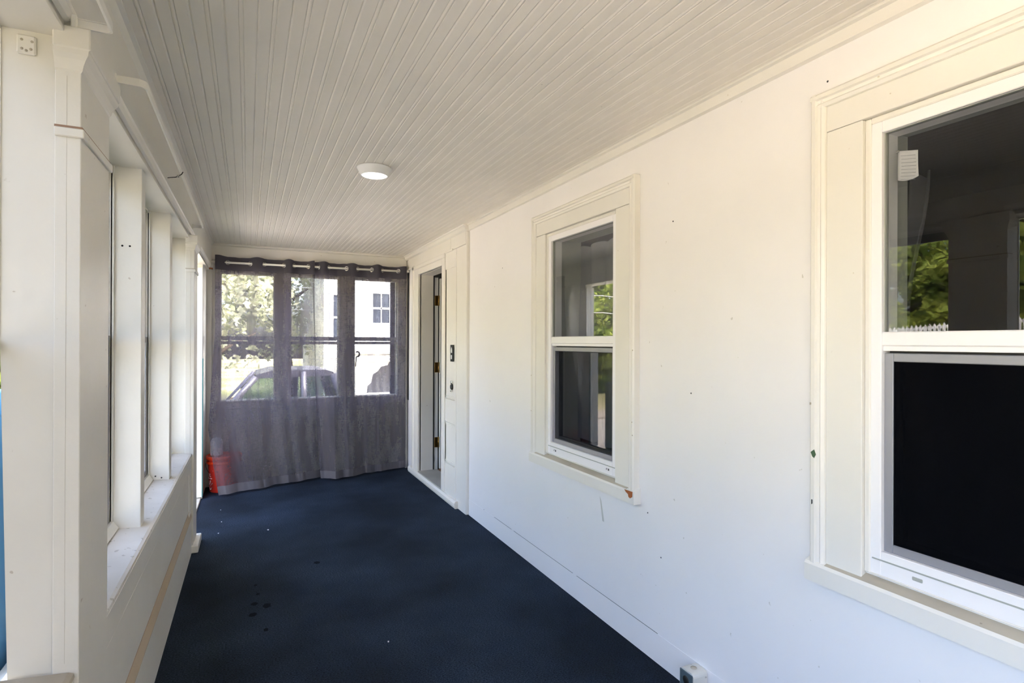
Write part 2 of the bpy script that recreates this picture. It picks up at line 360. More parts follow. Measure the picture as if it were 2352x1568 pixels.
# ---- right wall windows
def window_right(yc, name, big):
    W = thing(name, kind='structure', loc=(1.63, yc, .72))
    H = .515; zt = 2.178; zb = .722
    a0, a1 = yc-H, yc+H
    # outer back band: moulded section
    bp = [(1.63, 0), (1.600, 0), (1.594, .006), (1.594, .018), (1.600, .022), (1.603, .030), (1.598, .036), (1.603, .045), (1.608, .047), (1.63, .047)]
    MB().prism([(x, a0+d) for x, d in bp], zb, zt, 'z').build('back_band', M_TRIM, W)
    MB().prism([(x, a1-d) for x, d in bp], zb, zt, 'z').build('back_band', M_TRIM, W)
    MB().prism([(x, zt-d) for x, d in bp], a0+.002, a1-.002, 'y').map(lambda x, y, z: (x-.001, y, z)).build('back_band', M_TRIM, W)
    # flat casing boards
    MB().box(1.608, 1.632, a0+.047, a0+.158, zb+.002, 2.052, .0015).build('casing_board', M_TRIM, W)
    MB().box(1.608, 1.632, a1-.158, a1-.047, zb+.002, 2.052, .0015).build('casing_board', M_TRIM, W)
    MB().box(1.607, 1.632, a0+.047, a1-.047, 2.0535, zt-.047, .0015).build('head_casing', M_TRIM, W)
    # inner bead
    MB().ring(1.619, 1.64, a0+.158, a1-.158, .745, 2.052, .017, .017, .004, .003).build('inner_bead', M_TRIM, W)
    # sill
    ov = .012
    s_ = MB().prism([(1.590, .665), (1.590, .716), (1.596, .724), (1.66, .752), (1.66, .665)], a0-ov, a1+ov, 'y')
    sill = s_.build('sill', M_TRIM, W)
    MB().prism([(1.5965, .7246), (1.607, .7292), (1.630, .7392), (1.630, .738), (1.5965, .7236)], a0+.05, a1-.05, 'y').build('dust_line', M_DUST, sill)
    # vinyl frame
    g0, g1 = yc-.312, yc+.312
    fr = MB().ring(1.624, 1.70, yc-.343, yc+.343, .748, 2.036, .031, .033, .068, .002).build('vinyl_frame', M_VINYL, W)
    MB().box(1.6215, 1.6245, yc-.335, yc+.335, .790, .7935).build('frame_joint', M_JAMB, fr)
    for dy in ((.255, -.275) if not big else (.215, -.215)):
        q = MB().box(1.621, 1.6245, yc+dy-.013, yc+dy+.013, .768, .778, .002).build('weep_slot', M_JAMB if big else M_DARKM, fr)
        if not big: MB().box(1.620, 1.622, yc+dy-.004, yc+dy+.005, .769, .777).build('weep_flap', M_VINYL, q)
    # upper sash
    us = MB().ring(1.636, 1.652, g0-.001, g1+.001, 1.436, 2.006, .004, .004, .002).build('upper_sash', M_JAMB, W)
    MB().box(1.643, 1.647, g0+.003, g1-.003, 1.438, 2.002).build('glass_pane', M_GLASS, us)
    mr = MB().box(1.629, 1.675, g0-.003, g1+.003, 1.398, 1.438, .003).build('meeting_rail', M_VINYL, W)
    MB().box(1.634, 1.67, g0-.002, g1+.002, 1.384, 1.398, .001).build('rail_lip', M_VINYL, mr)
    # lower sash with half screen
    ls = MB().ring(1.664, 1.69, g0, g1, .812, 1.386, .036, .036, .04).build('lower_sash', M_DARKM, W)
    MB().box(1.674, 1.678, g0+.034, g1-.034, .85, 1.352).build('glass_pane', M_GLASS, ls)
    sc = MB().ring(1.638, 1.648, g0, g1, .816, 1.378, .024, .024, .024, .002).build('screen_frame', M_GREYM, W)
    MB().ring(1.646, 1.664, g0+.02, g1-.02, .832, 1.362, .008).build('frame_stop', M_GREYM, sc)
    MB().box(1.6425, 1.6430, g0+.02, g1-.02, .836, 1.36).build('screen_mesh', M_SCREEN_D if big else M_SCREEN_L, sc)
    # inner jamb lining behind the glass
    d = .065 if big else .14
    MB().ring(1.70, 1.70+d, yc-.343, yc+.343, .76, 2.036, .02).build('jamb_lining', M_JAMB, W)
    return W
w1 = window_right(*WIN_R[0], False)
w2 = window_right(*WIN_R[1], True)
# paint chips on the casings and sill
def chip(parent, x, pts, m_):
    MB().prism(pts, x-.0008, x, 'x').build('paint_chip', m_, parent)
chip(w1, 1.5899, [(2.078, .724), (2.140, .722), (2.128, .712), (2.112, .706), (2.108, .694), (2.096, .690), (2.080, .700)], M_RUST)
chip(w2, 1.5945, [(1.176, 1.075), (1.188, 1.065), (1.182, 1.052), (1.176, 1.048), (1.170, 1.06)], M_GREENCHIP)
chip(w2, 1.5945, [(1.181, .918), (1.185, .918), (1.185, .902), (1.181, .906)], M_BLACK)
chip(w2, 1.5945, [(1.186, 1.22), (1.192, 1.22), (1.192, 1.212), (1.186, 1.214)], M_DUST)
for y, z in ((2.087, 1.37), (2.09, 1.04), (2.087, .98), (3.10, .98), (3.10, 1.20)):
    MB().lathe([(0, -.0015), (.003, -.001), (.003, .001)], (1.594, y, z), 'x', 8).build('nail_head', M_DUST, w1)

# rooms behind the house wall; their unlit darkness is put into the paint
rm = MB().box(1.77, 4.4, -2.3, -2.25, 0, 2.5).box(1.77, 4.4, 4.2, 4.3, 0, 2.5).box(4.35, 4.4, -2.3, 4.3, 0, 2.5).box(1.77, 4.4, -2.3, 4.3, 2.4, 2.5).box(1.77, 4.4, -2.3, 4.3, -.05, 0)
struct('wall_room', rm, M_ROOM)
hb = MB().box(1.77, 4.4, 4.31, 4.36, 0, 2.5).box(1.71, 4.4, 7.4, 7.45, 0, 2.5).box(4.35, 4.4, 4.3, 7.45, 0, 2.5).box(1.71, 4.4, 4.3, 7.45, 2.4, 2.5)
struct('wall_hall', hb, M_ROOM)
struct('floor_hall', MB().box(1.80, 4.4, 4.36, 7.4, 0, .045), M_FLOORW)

# ---- door section of the right wall (stands 25 mm proud)
XD = 1.605; OY0, OY1, OZ0, OZ1 = 4.885, 5.665, .065, 2.10
ds = MB()
ds.box(XD+.010, 1.71, 4.305, OY0, -.05, ZC).box(XD+.010, 1.71, OY1, 6.25, -.05, ZC).box(XD+.010, 1.71, OY0, OY1, OZ1, ZC).box(XD+.03, 1.71, OY0, OY1, -.05, OZ0-.02)
surround = struct('wall_doorway', ds, M_WALL)
MB().box(XD, 1.64, 4.285, 4.515, 0, 2.20, .002).build('flat_board', M_TRIM, surround)
MB().box(XD-.003, 1.64, 4.272, 4.290, 0, 2.31, .006).build('corner_bead', M_TRIM, surround)
MB().box(XD-.004, 1.62, 4.29, 6.1, 2.205, 2.312, .002).build('frieze_board', M_TRIM, surround)
MB().box(XD-.012, 1.62, 4.60, 6.12, 2.195, 2.212, .003).build('frieze_cap', M_TRIM, surround)
MB().box(XD-.008, 1.62, 4.66, 4.676, 2.212, 2.31, .002).build('frieze_joint', M_TRIM, surround)
# panelled jamb board with lock plate
pj = MB()
pj.box(XD-.004, 1.63, 4.515, 4.545, 0, 2.20, .001).box(XD-.004, 1.63, 4.800, OY0, .0, 2.20, .001)
for z0, z1 in ((.0, .33), (.70, .90), (2.05, 2.20)): pj.box(XD-.004, 1.63, 4.545, 4.800, z0, z1, .001)
panel = pj.build('panel_board', M_TRIM, surround)
MB().box(XD+.004, 1.63, 4.545, 4.80, .0, 2.2).build('field_panel', M_TRIM, panel)
for z in (.335, .695, .905):
    s_ = 1 if z in (.335, .905) else -1
    for q in range(3):
        MB().box(XD-.006+.003*q, 1.62, 4.55, 4.797, z+s_*q*.013, z+s_*(q*.013+.007), .001).build('panel_moulding', M_TRIM, panel)
    MB().box(XD-.0045, XD+.002, 4.55, 4.795, z-.003, z-.0005).build('moulding_gap', M_DUST, panel)
lp = MB().box(XD-.009, XD-.003, 4.575, 4.650, 1.235, 1.380, .002).build('lock_plate', M_BLACK, panel)
MB().prism([(4.60, 1.31), (4.628, 1.31), (4.632, 1.33), (4.62, 1.362), (4.606, 1.35), (4.60, 1.335)], XD-.0105, XD-.009, 'x').build('latch_hole', M_VINYL, lp)
MB().box(XD-.0105, XD-.009, 4.604, 4.630, 1.256, 1.292).build('bolt_hole', M_VINYL, lp)
kh = MB().lathe([(.0, -.012), (.022, -.010), (.028, .0), (.028, .01)], (XD, 4.63, 1.015), 'x', 12).build('knob_socket', M_BLACK, panel)
MB().lathe([(0, -.016), (.013, -.014), (.015, -.009)], (XD, 4.617, 1.055), 'x', 10).build('loose_washer', M_STEEL, kh)
MB().box(XD-.012, XD-.004, 4.61, 4.645, .972, .984, .002).build('strike_tab', M_STEEL, kh)
# casings of the opening
MB().box(XD-.014, 1.64, OY0-.085, OY0, OZ0, OZ1+.06, .003).build('near_casing', M_TRIM, surround)
MB().box(XD-.014, 1.64, OY1, OY1+.16, .03, OZ1+.06, .003).build('far_casing', M_TRIM, surround)
MB().box(XD-.022, 1.64, OY1+.155, OY1+.20, .03, OZ1+.11, .006).build('far_back_band', M_TRIM, surround)
MB().box(XD-.014, 1.64, OY0, OY1, OZ1, OZ1+.06, .003).build('head_casing', M_TRIM, surround)
MB().box(XD-.022, 1.64, OY0-.09, OY1+.2, OZ1+.06, OZ1+.10, .006).build('head_back_band', M_TRIM, surround)
# jamb lining: far side faces the camera
MB().box(1.625, 1.755, OY1-.004, OY1+.03, OZ0-.02, OZ1).build('far_jamb', M_TRIM, surround)
MB().box(1.625, 1.755, OY0-.03, OY0+.004, OZ0-.02, OZ1).build('near_jamb', M_TRIM, surround)
MB().box(1.625, 1.755, OY0, OY1, OZ1-.004, OZ1+.03).build('head_jamb', M_TRIM, surround)
th = MB().prism([(1.58, 0), (1.572, .02), (1.572, .045), (1.585, .062), (1.80, .066), (1.80, 0)], OY0-.42, OY1+.32, 'y').build('threshold', M_TRIM, surround)
MB().box(1.592, 1.80, OY0+.004, OY1-.004, .064, .0695, .001).build('worn_tread', M_THRESH, th)
struct('trim_2', MB().prism([(1.570, ZC), (1.570, ZC-.010), (1.580, ZC-.016), (1.585, ZC-.040), (1.598, ZC-.050), (1.63, ZC-.052), (1.63, ZC)], 4.26, 6.19, 'y'), M_TRIM)

# open door: hinged on the far jamb, swung into the hall
dr = thing('door_1', kind='structure', loc=(1.79, OY1, .07))
MB().box(1.757, 1.768, OY1-.006, OY1+.04, OZ0, OZ1+.01).build('weather_strip', M_BLACK, dr)
MB().box(1.768, 1.808, OY1-.002, OY1+.04, OZ0, OZ1-.02).build('hinge_jamb', M_DOOR, dr)
slab = MB().box(1.822, 2.58, OY1-.030, OY1+.014, OZ0+.012, OZ1-.03, .002).build('door_slab', M_DOOR, dr)
for z0, z1 in ((.2, .75), (.85, 1.25), (1.35, 1.98)):
    for x0, x1 in ((1.92, 2.16), (2.24, 2.48)):
        MB().ring(OY1-.036, OY1-.030, x0, x1, z0, z1, .018, plane='y', b=.002).build('raised_moulding', M_DOOR, slab)
MB().box(1.808, 1.823, OY1-.002, OY1+.03, OZ0, OZ1-.02).build('door_gap', M_BLACK, dr)
for z in (.30, 1.085, 1.785):
    h = MB().box(1.771, 1.812, OY1-.008, OY1-.002, z, z+.105, .001).lathe([(.0, 0), (.008, .001), (.008, .104), (.0, .105)], (1.815, OY1-.012, z), 'z', 12).build('hinge', M_BRASS, dr)
    MB().lathe([(.0, -.006), (.006, -.003), (.006, .108), (.0, .112)], (1.815, OY1-.012, z), 'z', 8).build('hinge_pin', M_BRASS, h)

# ---- back wall
YB = 6.19
BW = [(-.237, .235), (.405, .868), (1.046, 1.500)]
BZ0, BZ1 = .825, 2.073
bw = MB(); xs = [-.60]
for a, b in BW: xs += [a-.02, b+.02]
xs += [1.72]
for i in range(0, len(xs), 2): bw.box(xs[i], xs[i+1], YB, YB+.12, -.05, ZC)
for a, b in BW: bw.box(a-.02, b+.02, YB, YB+.12, -.05, BZ0-.03); bw.box(a-.02, b+.02, YB, YB+.12, BZ1+.02, ZC)
struct('wall_back', bw, M_LEFT)
struct('trim_3', MB().prism([(YB, ZC), (YB-.024, ZC), (YB-.024, ZC-.010), (YB-.016, ZC-.020), (YB-.006, ZC-.024), (YB, ZC-.026)], -.33, 1.60, 'x'), M_TRIM)
fb = MB().box(-.33, 1.60, YB-.018, YB+.001, 2.20, ZC-.024, .002)
struct('trim_4', fb, M_TRIM)
for i, (a, b) in enumerate(BW):
    W = thing('window_%d' % (i+3), kind='structure', loc=((a+b)/2, YB, BZ0))
    MB().ring(YB-.016, YB, a-.085, b+.085, BZ0-.09, BZ1+.075, .08, .07, .085, .002, 'y').build('casing', M_TRIM, W)
    MB().box(a-.10, b+.10, YB-.045, YB+.0, BZ0-.028, BZ0-.004, .004).build('stool', M_TRIM, W)
    us = MB().ring(YB+.055, YB+.085, a-.018, b+.018, 1.42, BZ1+.018, .018, .018, .035, 0, 'y').build('upper_sash', M_TRIM, W)
    MB().box(a, b, YB+.068, YB+.071, 1.44, BZ1).build('glass_pane', M_GLASSL, us)
    ls = MB().ring(YB+.02, YB+.05, a-.018, b+.018, BZ0-.028, 1.405-.0, .018, .03, .028, 0, 'y').build('lower_sash', M_TRIM, W)
    MB().box(a, b, YB+.033, YB+.036, BZ0, 1.38).build('glass_pane', M_GLASSL, ls)
    st = MB().ring(YB+.10, YB+.112, a-.018, b+.018, BZ0-.02, BZ1+.015, .014, plane='y').box(a, b, YB+.10, YB+.112, 1.412, 1.428).build('storm_frame', M_GREYM, W)

# ---- left wall: knee wall, posts, lintel
LWO, LWI = -.56, -.392
lw = MB()
lw.box(-.49, -.372, -2.3, 4.45, -.05, .655)                     # knee wall core
lw.box(LWO, -.371, -2.3, 6.25, 2.09, 2.12)                    # soffit board
lw.prism([(LWO, 2.10), (-.371, 2.10), (-.371, 2.112), (-.362, 2.118), (-.356, 2.134), (-.352, 2.14), (-.352, ZC+.02), (LWO, ZC+.02)], -2.3, 6.25, 'y')
POSTS = [(-2.3, -2.1), (-1.28, -1.20), (-.85, -.83), (-.04, .04), (.75, .83), (1.58, 1.86), (2.655, 2.735), (3.505, 3.585), (4.325, 4.62), (5.70, 6.25)]
wall_l = struct('wall_left', lw.map(LX), M_LEFT)
for a, b in POSTS:
    (MB().prism([(-.474, .655), (-.490, 1.45), (-.491, 2.092), (LWI, 2.092), (LWI, .655)], a, b, 'y') if a == 1.58 else MB().box(-.488, LWI, a, b, .655 if b < 4.7 else 0, 2.092, .0015)).map(LX).build('post', M_LEFT, wall_l)
# knee wall cladding: apron, panel, cap ledge, base board
def lprism(prof, a0, a1): return MB().prism(prof, a0, a1, 'y').map(LX)
for a0, a1 in ((1.842, 4.262), (-2.3, 1.562)):
    lprism([(-.372, .648), (-.360, .648), (-.352, .640), (-.353, .553), (-.358, .549), (-.372, .549)], a0, a1).build('apron_board', M_LEFT, wall_l)
    lprism([(-.372, .544), (-.3575, .544), (-.3565, .300), (-.372, .300)], a0, a1).build('panel_board', M_LEFT, wall_l)
    lprism([(-.372, .302), (-.364, .302), (-.350, .245), (-.350, .236), (-.372, .236)], a0, a1).build('ledge_cap', worn_paint('tan worn ledge', (.50, .40, .28), (.3, .2, .12), .3, .6, chips=.03) if a0 > 0 else M_LEFT, wall_l)
    lprism([(-.372, .234), (-.352, .234), (-.350, .0), (-.372, .0)], a0, a1).build('base_board', M_LEFT, wall_l)
    # sill
    so_ = -.545 if a0 > 0 else -.488
    lprism([(so_, .672), (-.362, .660), (-.352, .656), (-.3505, .648), (-.3535, .640), (so_, .640)], a0, a1).build('sill_board', M_SILL if a0 > 0 else M_DUST, wall_l)
    lprism([(-.3575, .5495), (-.3545, .548), (-.3545, .5455), (-.3575, .544)], a0, a1).build('groove_highlight', M_TRIM, wall_l)  # pale strip standing in for the highlight along the groove
    lprism([(-.372, .3045), (-.3558, .3045), (-.3558, .3015), (-.372, .3015)], a0, a1).build('dark_line', M_GAP, wall_l)  # thin brown strip along the top of the ledge
MB().box(-.372, -.355, 4.15, 4.262, .0, .64, .002).map(LX).build('corner_board', M_LEFT, wall_l)
# outside skin
struct('wall_outside', MB().box(-.53, -.49, -2.3, 4.5, -.7, .62).box(-.60, -.56, -2.3, 6.3, 2.13, 2.75).map(LX), M_EXT)
# ceiling edge trim on the left
struct('trim_5', MB().prism([(-.352, ZC+.002), (-.326, ZC+.002), (-.326, ZC-.006), (-.338, ZC-.012), (-.352, ZC-.03)], -2.3, 6.19, 'y').map(LX), M_LEFT)

# left windows
LWIN = [(-2.1, -1.28), (-1.2, -.83), (-.83, -.04), (.04, .75), (.83, 1.58), (1.86, 2.655), (2.735, 3.505), (3.585, 4.325)]  # rearmost unseen windows added to let in more daylight
for i, (a, b) in enumerate(LWIN):
    W = thing('window_%d' % (i+6), kind='structure', loc=(-.5, (a+b)/2, .67))
    if b < 1.7:      # near bay: open, insect screens added only to dim the near post
        MB().ring(-.496, -.489, a, b, .668, 2.092, .004, .010, .010).map(LX).build('frame', M_LEFT, W)
        MB().box(-.496, -.488, a+.005, b-.005, 1.385, 1.405).map(LX).build('screen_bar', M_LEFT, W)
        if a < .5: continue
        MB().box(-.4930, -.4925, a+.005, b-.005, 1.405, 2.08).map(LX).build('screen_mesh', M_SCREEN_U, W)
        MB().box(-.4930, -.4925, a+.005, b-.005, .68, 1.385).map(LX).build('screen_mesh', M_SCREEN_O, W)
        continue
    MB().ring(-.545, -.488, a, b, .668, 2.092, .012, .012, .012).map(LX).build('frame', M_LEFT, W)
    us = MB().ring(-.528, -.512, a+.012, b-.012, 1.40, 2.08, .03, .05, .03, .001).map(LX).build('upper_sash', M_GREYM, W)
    MB().box(-.522, -.519, a+.04, b-.04, 1.43, 2.03).map(LX).build('glass_pane', M_GLASSL, us)
    MB().box(-.5405, -.540, a+.012, b-.012, 1.42, 2.08).map(LX).build('screen_mesh', M_SCREEN_M, us)  # mesh added to dim daylight on the upper mullion
    MB().box(-.5405, -.540, a+.012, b-.012, .68, 1.41).map(LX).build('screen_mesh', M_SCREEN_L, W)  # thin mesh added to dim daylight on the lower mullion
    ls = MB().ring(-.510, -.494, a+.012, b-.012, .68, 1.425, .03, .028, .045, .001).map(LX).build('lower_sash', M_GREYM, W)
    MB().box(-.504, -.501, a+.04, b-.04, .72, 1.40).map(LX).build('glass_pane', M_GLASSL, ls)
    MB().box(-.492, -.482, a+.0, a+.012, .668, 2.09).box(-.492, -.482, b-.012, b, .668, 2.09).map(LX).build('stop_bead', M_LEFT, W)
    MB().prism([(-.492, .668), (-.492, .70), (-.480, .70), (-.462, .672)], a+.012, b-.012, 'y').map(LX).build('sill_stop', M_LEFT, W)
# hardware on the near post: old painted hinge block
ho = MB().box(-.462, -.428, 1.572, 1.581, 2.036, 2.078, .003).map(LX).build('painted_hinge', M_LEFT, wall_l)
for dx, dz in ((-.452, 2.046), (-.444, 2.043), (-.436, 2.047), (-.452, 2.066), (-.434, 2.064)):
    MB().lathe([(0, -.0015), (.0028, -.001), (.003, .001)], (dx, 1.572, dz), 'y', 8).build('screw_head', M_DUST, ho)
for y, dx, z in ((3.505, -.415, .675), (3.505, -.443, .685), (2.655, -.45, 1.78), (2.655, -.425, 1.78)):
    MB().lathe([(0, -.002), (.0035, -.001), (.0045, .001)], (dx, y, z), 'y', 8).build('screw_hole', M_BLACK, wall_l)

# ---- pilasters
def pilaster(name, y0, y1, xi=-.344, full=True, near=True):
    T = thing(name, kind='structure', loc=(xi, (y0+y1)/2, 0))
    xb = -.392
    MB().box(xb, xi, y0, y1, .0, 2.05, .0015).map(LX).build('shaft', M_LEFT, T)
    # abacus
    MB().box(xb, xi+.021, y0-.020, y1+.020, 2.056, 2.106, .003).map(LX).build('abacus', M_LEFT, T)
    cv = [(0, 2.010), (.003, 2.014), (.005, 2.024), (.010, 2.036), (.016, 2.046), (.017, 2.056)]
    v = []; f = []
    for d, z in cv: v += [(xb, y0-d, z), (xi+d, y0-d, z), (xi+d, y1+d, z), (xb, y1+d, z)]
    for q in range(len(cv)-1):
        for k in range(3): f.append((q*4+k, q*4+k+1, q*4+4+k+1, q*4+4+k))
    f += [(0, 1, 2, 3), tuple(len(v)-4+k for k in range(4)), ] + [(q*4+3, q*4, q*4+4, q*4+7) for q in range(len(cv)-1)]
    MB().add(v, f).map(LX).build('capital_cove', M_LEFT, T)
    MB().box(xb, xi+.007, y0-.007, y1+.007, 1.862, 1.882, .002).map(LX).build('neck_ring', M_LEFT, T)
    MB().box(xb, xi+.003, y0-.003, y1+.003, 1.8825, 1.8875).map(LX).build('ring_gap', M_GAP if near else M_DUST, T)
    if full: MB().box(xb, xi+.030, y0-.016, y1+.03, 0, .050, .005).map(LX).build('plinth', M_LEFT, T)
    return T
p1 = pilaster('trim_6', 1.565, 1.840)
# vertical crack of the box boards on the column faces
MB().box(-.3703, -.3699, 1.5646, 1.5652, .68, 2.0).map(LX).build('board_seam', M_SEAM, p1)
p2 = pilaster('trim_7', 4.265, 4.495, -.3405, near=False)
MB().box(-.362, -.3612, 4.2642, 4.2652, .06, 2.0).map(LX).build('board_seam', M_DUST, p2)
# back corner half pilaster and door stop boards
T = thing('trim_8', kind='structure', loc=(-.35, 6.15, 0))
MB().box(-.42, -.318, 6.13, 6.19, 0, 2.10, .002).build('shaft', M_LEFT, T)
MB().box(-.42, -.300, 6.115, 6.19, 2.115, 2.165, .003).build('abacus', M_LEFT, T)
MB().box(-.42, -.312, 6.122, 6.19, 2.100, 2.112, .002).build('neck_ring', M_RUST, T)
MB().box(-.42, -.305, 6.12, 6.19, 0, .06, .003).build('plinth', M_LEFT, T)
struct('trim_9', MB().box(1.588, 1.612, 6.165, 6.19, 0, 2.19, .003).box(1.596, 1.606, 6.150, 6.166, .0, .74), M_LEFT)
struct('trim_10', MB().box(-.60, -.40, 4.62, 5.70, -.05, .012, .004).map(LX), M_DUST)

# storm door opened flat, teal strip painting in the lens colour fringe, at the far jamb of the porch doorway
D = thing('door_2', kind='structure', loc=(-.44, 5.69, 0))
MB().box(-.50, -.392, 5.672, 5.6985, .02, 2.06, .002).map(LX).build('door_stop', M_LEFT, D)
MB().box(-.392, -.386, 5.676, 5.6985, .02, 1.25, .0015).map(LX).build('teal_fringe', M_TEAL, D)

MB().box(1.6125, 1.6165, 6.10, 6.166, .76, 2.17).build('corner_gap', M_DARKM, bpy.data.objects['wall_back'])
# wall behind the camera, with an unseen opening added to let in daylight
struct('wall_near', MB().box(-.60, 1.77, -2.4, -2.3, -.05, .75).box(-.60, 1.77, -2.4, -2.3, 2.08, 2.5).box(-.60, .95, -2.4, -2.3, .75, 2.08).box(1.45, 1.77, -2.4, -2.3, .75, 2.08), M_LEFT)
# porch roof and house mass (near end stretched out to keep sun off the porch)
struct('roof', MB().prism([(-.95, 2.62), (-.95, 2.70), (4.6, 3.9), (4.6, 2.52), (-.6, 2.5)], -4.4, 6.7, 'y'), M_ROOF)

# ================================================================== THINGS IN THE PORCH
# ceiling light
L_ = thing('ceiling_light', 'white round ceiling light, lit, on the beadboard ceiling', 'ceiling light', (.625, 3.11, ZC))
MB().lathe([(.0, -.001), (.092, -.001), (.0935, -.004), (.092, -.008), (.074, -.044), (.071, -.046), (.069, -.042), (.0, -.040)], (.625, 3.11, ZC), 'z', 48).build('light_ring', mat('lamp rim plastic', (.80, .80, .80), .4), L_)
MB().lathe([(.0, -.0475), (.04, -.0470), (.062, -.0450), (.0695, -.0415), (.0, -.0405)], (.625, 3.11, ZC), 'z', 48).build('diffuser', mat('lit diffuser', (1, 1, 1), .5, emit=((1, .92, .78), 1.2)), L_)

# flat curved curtain rods on the beam
def flat_rod(name, label, pts):
    T = thing(name, label, 'curtain rod', pts[0], 'flat white rods on the left beam')
    P_ = [Vector(p) for p in pts]
    v = []; f = []
    for i, p in enumerate(P_):
        d = (P_[min(i+1, len(P_)-1)] - P_[max(i-1, 0)]); nrm = Vector((d.y, -d.x, 0)).normalized()
        for a, z in ((.0028, .0105), (.0028, -.0105), (-.0022, -.0105), (-.0022, -.0085), (.0012, -.0085), (.0012, .0085), (-.0022, .0085), (-.0022, .0105)):
            q = p + nrm*a; v.append((q.x, q.y, q.z+z))
    n_ = 8
    for i in range(len(P_)-1):
        for k in range(n_): f.append((i*n_+k, i*n_+(k+1) % n_, (i+1)*n_+(k+1) % n_, (i+1)*n_+k))
    f += [tuple(range(n_))[::-1], tuple(len(v)-n_+k for k in range(n_))]
    MB().add(v, f).build('rod_rail', M_ROD, T)
    for p in (P_[0], P_[-1]):
        MB().box(p.x-.008, p.x+.003, p.y-.009, p.y+.009, p.z-.015, p.z+.015, .002).build('wall_bracket', M_ROD, T)
    return T
def rod_path(xw0, xw1, xr, y0, y1, z0, z1, r=.022):
    pts = [(xw0, y0, z0)]
    for k in range(7):
        t = k/6*math.pi/2; pts.append((xr-r+r*math.sin(t), y0+r-r*math.cos(t), z0))
    for k in range(6, -1, -1):
        t = k/6*math.pi/2; pts.append((xr-r+r*math.sin(t), y1-r+r*math.cos(t), z1))
    pts.append((xw1, y1, z1)); return pts
flat_rod('curtain_rod', 'flat white curtain rod along the left beam, running from first to second pilaster', rod_path(-.349, -.334, -.276, 1.955, 4.29, 2.162, 2.170))
flat_rod('curtain_rod', 'flat white curtain rod end above the nearest pilaster, top left corner', rod_path(-.3545, -.352, -.284, -.40, 1.555, 2.118, 2.118, .012))
MB().tube([(-.345, 3.06, 2.168), (-.30, 2.96, 2.150), (-.272, 2.90, 2.150), (-.266, 2.90, 2.162)], .0022, 8).build('rod_hook', M_BLACK, label='thin black wire hook holding the long flat rod on the left beam', category='hook')
MB().lathe([(0, -.006), (.005, -.003), (.006, .003), (.002, .006), (0, .006)], (-.285, 2.905, 2.142), 'z', 10).build('screw_eye', M_STEEL, label='tiny bright screw eye under the long flat rod', category='screw')

# curtain rod at the back wall
ROD = (6.08, 2.166)
T = thing('curtain_rod', 'round white curtain rod across the back wall carrying the grey curtains', 'curtain rod', (.65, ROD[0], ROD[1]))
MB().tube([(-.335, ROD[0], 2.164), (1.602, ROD[0], 2.178)], .0105, 16).build('rod_pole', M_ROD, T)
for x in (-.305, 1.592):
    MB().box(x-.010, x+.010, 6.072, 6.172, 2.155 + (.012 if x > 1 else 0), 2.180 + (.012 if x > 1 else 0), .003).build('rod_bracket', M_ROD, T)

